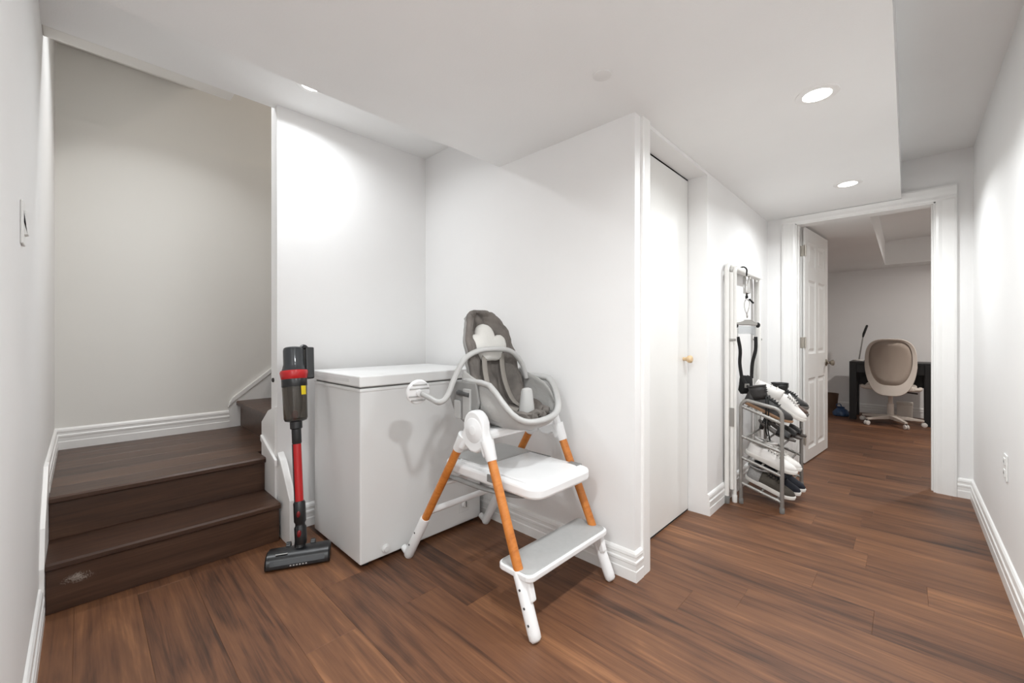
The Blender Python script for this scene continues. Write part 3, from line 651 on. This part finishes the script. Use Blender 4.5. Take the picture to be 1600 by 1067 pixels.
for yb in (hy-.065, hy+.068): hk('end_cap', G().ellipsoid((hx, yb, 1.158), (.015, .014, .018)), 'strap_black', sb, smooth=180)
hk('clear_plate', G().prism([(hy-.058, 1.155), (hy+.06, 1.15), (hy+.052, 1.085), (hy+.02, 1.10), (hy-.05, 1.10)], hx-.002, hx+.002, 'X'), mat('clear_plastic', (225, 228, 230), .12, trans=.8), sb)
for yb, ye in ((hy-.055, hy-.03), (hy+.055, hy+.03)):
    hk('strap_ring', G().tube([(hx, yb, 1.155), (hx, yb, 1.075)], .003, 6), 'chrome', t)
    hk('strap', G().tube(spline([(hx, yb, 1.08), (hx+.004, (yb*2+ye)/3+.006, .99), (hx, (yb+ye*2)/3-.004, .90), (hx, ye, .80)], 4), .011, 8, sx=.25, sy=1, up=(1, 0, 0)), 'strap_black', t, smooth=60)
rr = []
for z, w, x, d in [(.815, .036, hx, .010), (.79, .040, hx, .016), (.755, .042, hx-.002, .020), (.72, .046, hx-.006, .022), (.695, .03, hx-.008, .012)]:
    rr.append([(x+d*math.cos(2*math.pi*k/16), hy-.005+w*math.sin(2*math.pi*k/16), z+.006*math.sin(k*2.1)) for k in range(16)])
hk('sling', G().loft(rr), 'strap_black', t, smooth=70)
hk('sling_strap', G().tube(spline([(hx+.016, hy-.03, .80), (hx+.024, hy-.01, .76), (hx+.026, hy+.015, .73), (hx+.02, hy+.04, .71)], 5), .012, 8, sx=.3, sy=1, up=(1, 0, 0)), 'strap_black', t, smooth=60)
hk('buckle', G().box(hx+.020, hx+.028, hy-.02, hy+.01, .735, .765), 'rack_steel', t, bevel=.003)

# ------------------------------------------------------------------ shoe rack
RX0, RX1, RY0, RY1 = -.780, -.553, 2.962, 3.60
t = thing('shoe_rack', 'grey tubular metal shoe rack with slanted shelves by the corridor wall', 'shoe rack', ((RX0+RX1)/2, (RY0+RY1)/2, 0))
TIERS = [(.135, .065), (.30, .225), (.437, .372), (.632, .548)]    # rear z, front z
for yb in (RY0, RY1):
    r = .05; zt0, zt1 = .672, .640
    pth = [(RX0, yb, .01), (RX0, yb, zt0-r)]+[(RX0+r-r*math.cos(a), yb, zt0-r+r*math.sin(a)) for a in [math.radians(q) for q in (15, 35, 55, 75)]]
    pth += [(RX1-r+r*math.sin(a), yb, zt1-r+r*math.cos(a)) for a in [math.radians(q) for q in (10, 30, 50, 70, 90)]]+[(RX1, yb, .01)]
    fr = mk('side_frame', G().tube(pth, .0115, 12), 'rack_steel', t, smooth=60)
    for xb in (RX0, RX1): mk('foot_cap', G().lathe([(.013, 0), (.0145, .003), (.0145, .03), (.012, .033)], (xb, yb, 0), (0, 0, 1), 12), 'rack_foot', fr, smooth=40)
    for zr, zf in TIERS:
        mk('side_rail', G().tube([(RX0, yb, zr), (RX1, yb, zf)], .0105, 10), 'rack_steel', fr, smooth=60)
for zr, zf in TIERS:
    for k in (.12, .5, .88):
        xx, zz = RX0+(RX1-RX0)*k, zr+(zf-zr)*k
        mk('shelf_rail', G().tube([(xx, RY0, zz), (xx, RY1, zz)], .006, 8), 'rack_steel', t, smooth=60)
        mk('rail_screw', G().lathe([(.005, 0), (.005, .003), (.003, .0045)], (xx, RY0-.0075, zz), (0, -1, 0), 10), 'chrome', t)

# ------------------------------------------------------------------ shoes (local: toe along +x, sole on z=0)
mat('shoe_white', (232, 228, 224), .5, var=.03, vscale=20); mat('sole_white', (225, 221, 215), .6, var=.03); mat('sole_grey', (92, 86, 82), .7, var=.05); mat('sole_tan', (150, 116, 88), .7, var=.05)
mat('leather_black', (30, 28, 28), .4, var=.08, vscale=15, bump=.08, bscale=90); mat('leather_charcoal', (46, 43, 42), .5, var=.08, vscale=15, bump=.08, bscale=90)
mat('knit_grey', (150, 148, 146), .85, var=.15, vscale=160, bump=.2, bscale=300); mat('olive_fabric', (70, 64, 56), .8, var=.12, vscale=60, bump=.15, bscale=200); mat('navy_fabric', (24, 27, 38), .8, var=.1, bump=.1, bscale=200)
mat('lining_dark', (18, 17, 17), .9, var=.05); mat('lining_light', (190, 186, 180), .9, var=.05); mat('lace_white', (205, 200, 193), .8, var=.03); mat('lace_black', (16, 16, 16), .8, var=.05); mat('brown_leather', (72, 52, 42), .5, var=.1, bump=.08)
def half_w(s):        # half width of the foot along its length 0 heel .. 1 toe
    pts = [(0, .012), (.03, .024), (.10, .031), (.25, .032), (.42, .033), (.60, .041), (.74, .044), (.86, .038), (.95, .024), (1, .010)]
    for (a, p), (b, q) in zip(pts, pts[1:]):
        if s <= b: k = (s-a)/(b-a); return p+(q-p)*(k*k*(3-2*k)*.5+k*.5)
    return pts[-1][1]
def make_shoe(name, label, upper, sole, lining, lace, L=.275, collar=.098, toe=.060, sole_t=.028, shaft=0., sdir=(-.2, 0, .98), heel=0., n_lace=5, group='shoes on the rack', collar_mat=None, heel_mat=None):
    t = thing(name, label, 'shoe', group=group)
    ss = [0, .03, .07, .13, .2, .28, .36, .45, .54, .63, .72, .80, .87, .93, .97, 1.0]
    lift = lambda s: heel*max(0, 1-s/.55)**1.3+.010*max(0, (s-.8)/.2)**2
    # sole
    left = [(s*L, half_w(s)) for s in ss]
    outl = [(x, w) for x, w in left]+[(x, -w) for x, w in reversed(left)]
    def sring(k, zf): return [(L/2+(x-L/2)*k, w*k, zf(x/L)) for x, w in outl]
    mk('sole', G().loft([sring(1.0, lambda s: lift(s)), sring(1.05, lambda s: lift(s)+.004), sring(1.05, lambda s: lift(s)+sole_t*(1 if s < .75 else .85)-.004), sring(1.0, lambda s: lift(s)+sole_t*(1 if s < .75 else .85))]), sole, t, local=True, smooth=50)
    if heel: mk('heel', G().loft([[(.035+k*.022*math.cos(a), k*.022*math.sin(a), z) for a in [2*math.pi*i/14 for i in range(14)]] for k, z in ((.8, 0), (.9, heel*.5), (1.15, heel+.004))]), sole, t, local=True, smooth=50)
    # upper: closed loft of arch sections
    def top(s):
        pts = [(0, collar*.92), (.08, collar), (.22, collar*.86), (.36, collar*.95), (.46, collar*.92), (.58, (collar+toe)*.56), (.72, toe*1.18), (.86, toe), (.95, toe*.82), (1, toe*.5)]
        for (a, p), (b, q) in zip(pts, pts[1:]):
            if s <= b: return p+(q-p)*(s-a)/(b-a)
        return pts[-1][1]
    rings = []; NS = 13
    for s in ss:
        w_, h_, zb = half_w(s)*1.0, top(s), lift(s)+sole_t*.8
        r = []
        for i in range(NS):
            a = math.pi*i/(NS-1); ca, sa = math.cos(a), math.sin(a)
            wz = w_*(1-.28*sa**2*(1 if s < .5 else max(.2, 1-(s-.5)*1.8)))
            r.append((s*L, wz*math.copysign(abs(ca)**.75, ca), zb+(max(h_-zb+lift(s), .008))*abs(sa)**.8))
        rings.append(r)
    up = mk('upper', G().loft(rings), upper, t, local=True, smooth=60)
    if heel_mat: mk('heel_counter', G().loft([[(x-.001, y_*1.05, z+.001) for x, y_, z in r] for r in rings[0:6]], True, False, False), heel_mat, t, local=True, smooth=60)
    zc = collar+lift(.1)
    cen = Vector((.20*L, 0, 0))
    if shaft:
        sd_ = Vector(sdir).normalized(); sx_ = Vector((sd_.z, 0, -sd_.x)); c0_ = Vector((cen.x+.02, 0, zc-.04))
        rr = []
        for k, f_ in ((0, .95), (.3, .98), (.65, 1.03), (1, 1.06)):
            rr.append([c0_+sd_*((shaft+.04)*k)+sx_*(.050*f_*math.cos(a))+Vector((0, .037*f_*math.sin(a), 0)) for a in [2*math.pi*i/20 for i in range(20)]])
        mk('shaft', G().loft(rr, False, False), upper, t, local=True, smooth=60, solid=.004)
        rt = [Vector(p) for p in rr[-1]]
        mk('lining', G().loft([[tuple(p-sd_*.012) for p in rt], [tuple(sum(rt, Vector())/20-sd_*.03+(p-sum(rt, Vector())/20)*.2) for p in rt]]), lining, t, local=True)
        mk('collar', G().tube(rt, .004, 6, True), upper, t, local=True, smooth=180)
    else:
        ring = [Vector((cen.x-.002+.064*math.cos(a), .0225*math.sin(a), zc+.005+.004*math.cos(2*a)+.008*math.cos(a))) for a in [2*math.pi*i/24 for i in range(24)]]
        mk('collar', G().tube(ring, .0065, 8, True), collar_mat or upper, t, local=True, smooth=180)
        mk('lining', G().loft([ring, [cen+Vector((0, 0, zc+.003))+(p-cen-Vector((0, 0, zc+.003)))*.3 for p in ring]]), lining, t, local=True)
    if n_lace:
        tg = mk('tongue', G().loft([[(x, -.017+.034*i/4, z-.006*abs(i-2)/2) for i in range(5)] for x, z in ((.36*L, zc+.010), (.45*L, top(.45)+lift(.45)+.006), (.55*L, top(.55)+.005), (.64*L, top(.64)+.003))], False, False, False), upper, t, local=True, smooth=60, solid=.004)
        for i in range(n_lace):
            s = .42+.24*i/(n_lace-1); z = top(s)+lift(s)+.006
            mk('lace', G().tube([(s*L, -.022, z-.012), (s*L+.003, -.012, z), (s*L+.004, .012, z), (s*L, .022, z-.012)], .0028, 6), lace, t, local=True, smooth=60)
            for s_ in (-1, 1): mk('eyelet', G().ellipsoid((s*L-.006, .0235*s_, z-.012), (.003, .003, .003), 8, 6), 'lining_dark', t, local=True)
    if shaft and n_lace:
        for i in range(3):
            q_ = c0_+sd_*(.045+shaft*.28*i)+sx_*.052
            mk('lace', G().tube([q_-sx_*.008+Vector((0, -.022, 0)), q_+sx_*.002, q_-sx_*.008+Vector((0, .022, 0))], .003, 6), lace, t, local=True, smooth=60)
    return t
def put(t, x, y_, z, pitch, yaw=0):
    t.rotation_euler = (0, math.radians(pitch), math.radians(yaw)); t.location = (x, y_, z)
PT = math.degrees(math.atan((TIERS[0][0]-TIERS[0][1])/(RX1-RX0)))
def tz(i, x): zr, zf = TIERS[i]; return zr+(zf-zr)*(x-RX0)/(RX1-RX0)+.008
def putt(t, i, x, y_, yaw=0, dp=0): zr, zf = TIERS[i]; put(t, x, y_, tz(i, x), math.degrees(math.atan((zr-zf)/(RX1-RX0)))+dp, yaw)
# lowest tier
a = make_shoe('sneaker', 'olive and grey knit sneaker with black laces on the lowest shelf', 'olive_fabric', 'sole_white', 'lining_dark', 'lace_black', collar_mat=MATS['knit_grey'], heel_mat='knit_grey'); putt(a, 0, -.775, 3.055)
a = make_shoe('sneaker', 'dark navy sneaker with white sole on the lowest shelf', 'navy_fabric', 'sole_white', 'lining_dark', 'lace_black', group='dark navy sneakers'); a['label'] = 'dark navy sneaker with white sole right beside the olive knit sneaker'; putt(a, 0, -.765, 3.17)
putt(copy_thing(a, (0, 0, 0), (0, 0, 0), 'dark navy sneaker with white sole, the one of its pair away from the olive sneaker'), 0, -.755, 3.275)
# second tier
a = make_shoe('sneaker', 'white lace-up sneaker on the second shelf from the floor', 'shoe_white', 'sole_white', 'lining_dark', 'lace_white', L=.285, collar_mat=MATS['shoe_white'], group='white lace-up sneakers'); a['label'] = 'white lace-up sneaker next to the rack side frame by the closet door'; putt(a, 1, -.775, 3.06)
putt(copy_thing(a, (0, 0, 0), (0, 0, 0), 'white lace-up sneaker half hidden behind its twin on the second shelf'), 1, -.768, 3.165)
# third tier: strappy heeled sandals
def make_sandal(label):
    t = thing('sandal', label, 'shoe', group='black sandals on the third shelf'); L = .24
    ss = [0, .05, .12, .25, .4, .55, .7, .82, .92, 1]; lift = lambda s: .05*max(0, 1-s/.6)**1.4
    left = [(s*L, half_w(s)*.92) for s in ss]; outl = [(x, w) for x, w in left]+[(x, -w) for x, w in reversed(left)]
    mk('sole', G().loft([[(x, w, lift(x/L)+z) for x, w in outl] for z in (0, .012)]), 'sole_grey', t, local=True, smooth=50)
    mk('heel', G().loft([[(.03+r*math.cos(q), r*math.sin(q), z) for q in [2*math.pi*i/12 for i in range(12)]] for r, z in ((.013, 0), (.015, .025), (.022, .052))]), 'leather_black', t, local=True, smooth=50)
    mk('vamp_strap', G().loft([[(x, .043*math.cos(q), .012+h*math.sin(q)) for q in [math.pi*i/10 for i in range(11)]] for x, h in ((.125, .050), (.15, .046), (.19, .034), (.205, .028))], False, False, False), 'leather_black', t, local=True, smooth=60, solid=.004)
    mk('ankle_strap', G().tube([(.045+.034*math.cos(q), .032*math.sin(q), .115+.012*math.cos(q)) for q in [2*math.pi*i/20 for i in range(20)]], .0045, 6, True), 'leather_black', t, local=True, smooth=60)
    for s_ in (-1, 1): mk('side_strap', G().tube([(.03, .026*s_, .05), (.035, .030*s_, .11)], .0045, 6), 'leather_black', t, local=True)
    return t
a = make_sandal('black strappy sandal on the third shelf under the white boot'); putt(a, 2, -.77, 3.30)
putt(copy_thing(a, (0, 0, 0), (0, 0, 0), 'black strappy sandal on the third shelf under the dark brown low shoe'), 2, -.755, 3.41, 3); putt(copy_thing(a, (0, 0, 0), (0, 0, 0), 'black strappy sandal on the third shelf under the black ankle shoe'), 2, -.745, 3.52, 4)
# top tier
a = make_shoe('ankle_boot', 'charcoal lace-up ankle boot with pale welt on the top shelf', 'leather_charcoal', 'sole_tan', 'lining_dark', 'lace_black', L=.285, collar=.105, toe=.06, shaft=.045, sdir=(-.55, 0, .83), sole_t=.02); putt(a, 3, -.79, 3.055, 0, 2)
for dx_ in (0, .014): mk('hanging_lace', G().tube(spline([(-.655+dx_, 3.07, .70), (-.648+dx_, 3.005, .685), (-.645+dx_, 2.995, .60), (-.65+dx_, 3.0, .50), (-.64+dx_, 3.01, .45-dx_*2)], 5), .004, 6), 'lace_black', a, smooth=60)
a = make_shoe('ankle_boot', 'white lace-up boot with a fallen-back shaft on the top shelf', 'shoe_white', 'sole_white', 'lining_light', 'lace_white', L=.25, collar=.108, toe=.058, shaft=.125, sdir=(-.94, 0, -.2)); putt(a, 3, -.70, 3.235, 0, 12); a.location.z += .045
a = make_shoe('flat_shoe', 'dark brown low shoe behind the charcoal boot on the top shelf', 'brown_leather', 'sole_grey', 'lining_dark', 'lace_black', L=.27, collar=.078, toe=.055, n_lace=0); putt(a, 3, -.745, 3.37)
a = make_shoe('ankle_boot', 'black ankle shoe with laces at the doorway end of the top shelf', 'leather_black', 'sole_grey', 'lining_dark', 'lace_black', L=.26, collar=.09, toe=.055, shaft=.03, sdir=(-.35, 0, .93)); putt(a, 3, -.755, 3.515); a.location.z += .02

# ------------------------------------------------------------------ far room: desk, chair, lamp, small things
mat('desk_black', (20, 19, 20), .45, var=.06, bump=.02)
DX0, DX1, DY0, DY1, DZ = -.552, .222, 7.0, 7.50, .757
t = thing('desk', 'small black desk against the far room wall', 'desk', ((DX0+DX1)/2, 7.25, 0))
mk('top', G().box(DX0, DX1, DY0, DY1, DZ-.03, DZ), 'desk_black', t, bevel=.002)
dr = mk('drawer', G().box(DX0+.07, DX1-.07, DY0+.012, DY1-.02, DZ-.145, DZ-.03), 'desk_black', t, bevel=.002)
mk('drawer_gap', G().box((DX0+DX1)/2-.002, (DX0+DX1)/2+.002, DY0+.010, DY0+.013, DZ-.14, DZ-.032), 'dark_bolt', dr)
for xx in (DX0, DX1-.07):
    for yb in (DY0, DY1-.07): mk('leg', G().box(xx, xx+.07, yb, yb+.07, 0, DZ-.03), 'desk_black', t, bevel=.002)
mk('back_panel', G().box(DX0+.07, DX1-.07, DY1-.03, DY1-.015, .42, DZ-.03), 'desk_black', t)
t = thing('office_chair', 'beige swivel chair with mesh oval back in front of the black desk', 'chair', (-.15, 6.93, 0))
mat('chair_beige', (206, 196, 186), .5, var=.02); mat('chair_mesh', (168, 154, 142), .8, var=.06, vscale=300, bump=.2, bscale=400); mat('caster_white', (225, 220, 214), .5)
cx, cy, by = -.15, 6.90, 6.665
def bk(u, zc=.715, hw=.232, hh=.335):     # superellipse outline of the back
    a = u; ca, sa = math.cos(a), math.sin(a)
    x = hw*math.copysign(abs(ca)**.62, ca); z = hh*math.copysign(abs(sa)**(.62 if sa > 0 else .95), sa)
    x *= 1-.10*max(0, -z/hh); return x, zc+z
def bcurve(x, z): return by+.10*(x/.232)**2*.8-.05*((z-.715)/.335)**2+.03
NB_ = 48; ro, ri = [], []
for k in range(NB_):
    a = 2*math.pi*k/NB_; x, z = bk(a); ro.append((x, z))
    xi, zi = .84*x, .715+(z-.715)*.80+.050; ri.append((xi, zi))
pt = lambda q, d: (cx+q[0], bcurve(*q)+d, q[1])
rings = [[pt(q, -.012) for q in ri], [pt(q, -.018) for q in ro], [pt(((q[0])*1.02, .715+(q[1]-.715)*1.02), 0) for q in ro], [pt(q, .018) for q in ro], [pt(q, .012) for q in ri], [pt(q, -.012) for q in ri]]
bf = mk('backrest', G().loft(rings, False, False), 'chair_beige', t, smooth=50)
g = G(); rings = []
for f_ in (1.02, .75, .5, .25, .03): rings.append([pt((q[0]*f_, .76+(q[1]-.76)*f_), .0) for q in ri])
mk('mesh_panel', g.loft(rings, False, True), 'chair_mesh', bf, smooth=180, solid=.005)
mk('seat', G().prism(rrect(cx-.235, cx+.235, 6.72, 7.16, .10), .43, .49, 'Z'), 'chair_beige', t, bevel=.02, segs=3)
for s_ in (-1, 1): mk('arm', G().tube(spline([(cx+s_*.20, 6.78, .45), (cx+s_*.25, 6.80, .455), (cx+s_*.262, 6.86, .46)], 4), .022, 10), 'chair_beige', t, smooth=60)
mk('back_stem', G().prism([(6.64, .40), (6.68, .52), (6.70, .52), (6.80, .43), (6.80, .40)], cx-.04, cx+.04, 'X'), 'chair_beige', t, bevel=.006)
mk('column', G().lathe([(.032, .085), (.032, .26), (.022, .265), (.022, .42), (.06, .43)], (cx, cy, 0), (0, 0, 1), 18), 'chair_beige', t, smooth=40)
mk('lever', G().tube([(cx+.1, cy, .41), (cx+.24, cy-.02, .40)], .008, 8), 'rubber_dark', t)
for k in range(5):
    a = math.radians(-62+72*k); d = Vector((math.cos(a), math.sin(a), 0)); pn = Vector((-d.y, d.x, 0)); o_ = Vector((cx, cy, 0)); e = o_+d*.30
    arm = mk('base_arm', G().loft([[o_+d*r_+pn*(w_*q)+Vector((0, 0, z_+h_*p)) for q, p in ((-1, 0), (1, 0), (1, 1), (-1, 1))] for r_, w_, z_, h_ in ((.02, .03, .07, .05), (.16, .022, .068, .036), (.30, .015, .062, .022))]), 'chair_beige', t, bevel=.004)
    cs = mk('caster', G().lathe([(.016, -.022), (.027, -.018), (.027, -.006), (.014, -.004), (.014, .004), (.027, .006), (.027, .018), (.016, .022)], e+Vector((0, 0, .027)), pn, 16), 'caster_white', t, smooth=40)
    mk('caster_stem', G().tube([e+Vector((0, 0, .03)), e+Vector((0, 0, .066))], .006, 8), 'rubber_dark', cs)
t = thing('desk_lamp', 'slim desk lamp with a dark slanted head standing on the black desk', 'lamp', (-.475, 7.32, DZ))
mk('base', G().lathe([(.05, 0), (.05, .010), (.044, .014), (.001, .015)], (-.475, 7.32, DZ), (0, 0, 1), 22), 'caster_white', t, smooth=40)
mk('stem', G().tube([(-.475, 7.32, DZ+.01), (-.432, 7.32, 1.085)], .008, 10), 'steel', t, smooth=60)
mk('head', G().tube([(-.434, 7.32, 1.075), (-.425, 7.31, 1.12), (-.392, 7.29, 1.225), (-.388, 7.29, 1.238)], [.009, .014, .013, .007], 10), 'rubber_dark', t, smooth=60)
# blue bag, bin, white box
rr = []
for z, k in ((0.002, .8), (.01, 1), (.045, 1.05), (.085, .8), (.11, .45), (.13, .55)):
    rr.append([(-.655+.085*k*math.cos(q)*(1+.15*mnoise.noise(Vector((i*.9, z*30, 2)))), 7.16+.07*k*math.sin(q)*(1+.15*mnoise.noise(Vector((i*.7, z*30, 8)))), z+.012*mnoise.noise(Vector((i, z*20, 1)))) for i, q in enumerate([2*math.pi*i/18 for i in range(18)])])
t = thing('plastic_bag', 'crumpled blue plastic bag on the floor left of the black desk', 'bag', (-.655, 7.16, 0))
mk('bag_body', G().loft(rr), mat('bag_blue', (58, 84, 120), .35, var=.2, vscale=25, bump=.3, bscale=50), t, smooth=50)
mk('bag_handle', G().tube(spline([(-.69, 7.15, .115), (-.70, 7.14, .155), (-.66, 7.14, .165), (-.645, 7.15, .12)], 5), .006, 6), 'bag_blue', t, smooth=60)
t = thing('waste_bin', 'brown tapered waste bin beside the far room wall behind the open door', 'bin', (-.80, 7.40, 0))
mk('bin_body', G().lathe([(.07, .0), (.075, .004), (.10, .27), (.097, .27), (.072, .01), (.001, .008)], (-.80, 7.40, 0), (0, 0, 1), 26), mat('bin_brown', (104, 80, 62), .6, var=.08), t, smooth=40)
mk('bin_rim', G().tube([(-.80+.0985*math.cos(q), 7.40+.0985*math.sin(q), .271) for q in [2*math.pi*i/26 for i in range(26)]], .005, 6, True), 'bin_brown', t, smooth=60)
t = thing('storage_box', 'small white box standing under the black desk', 'box', (-.01, 7.42, 0))
mk('box_body', G().box(-.10, .05, 7.34, 7.47, .0, .215), mat('box_white', (222, 214, 204), .6, var=.03), t, bevel=.004)
mk('box_lid', G().box(-.104, .054, 7.336, 7.474, .20, .232), 'box_white', t, bevel=.004)
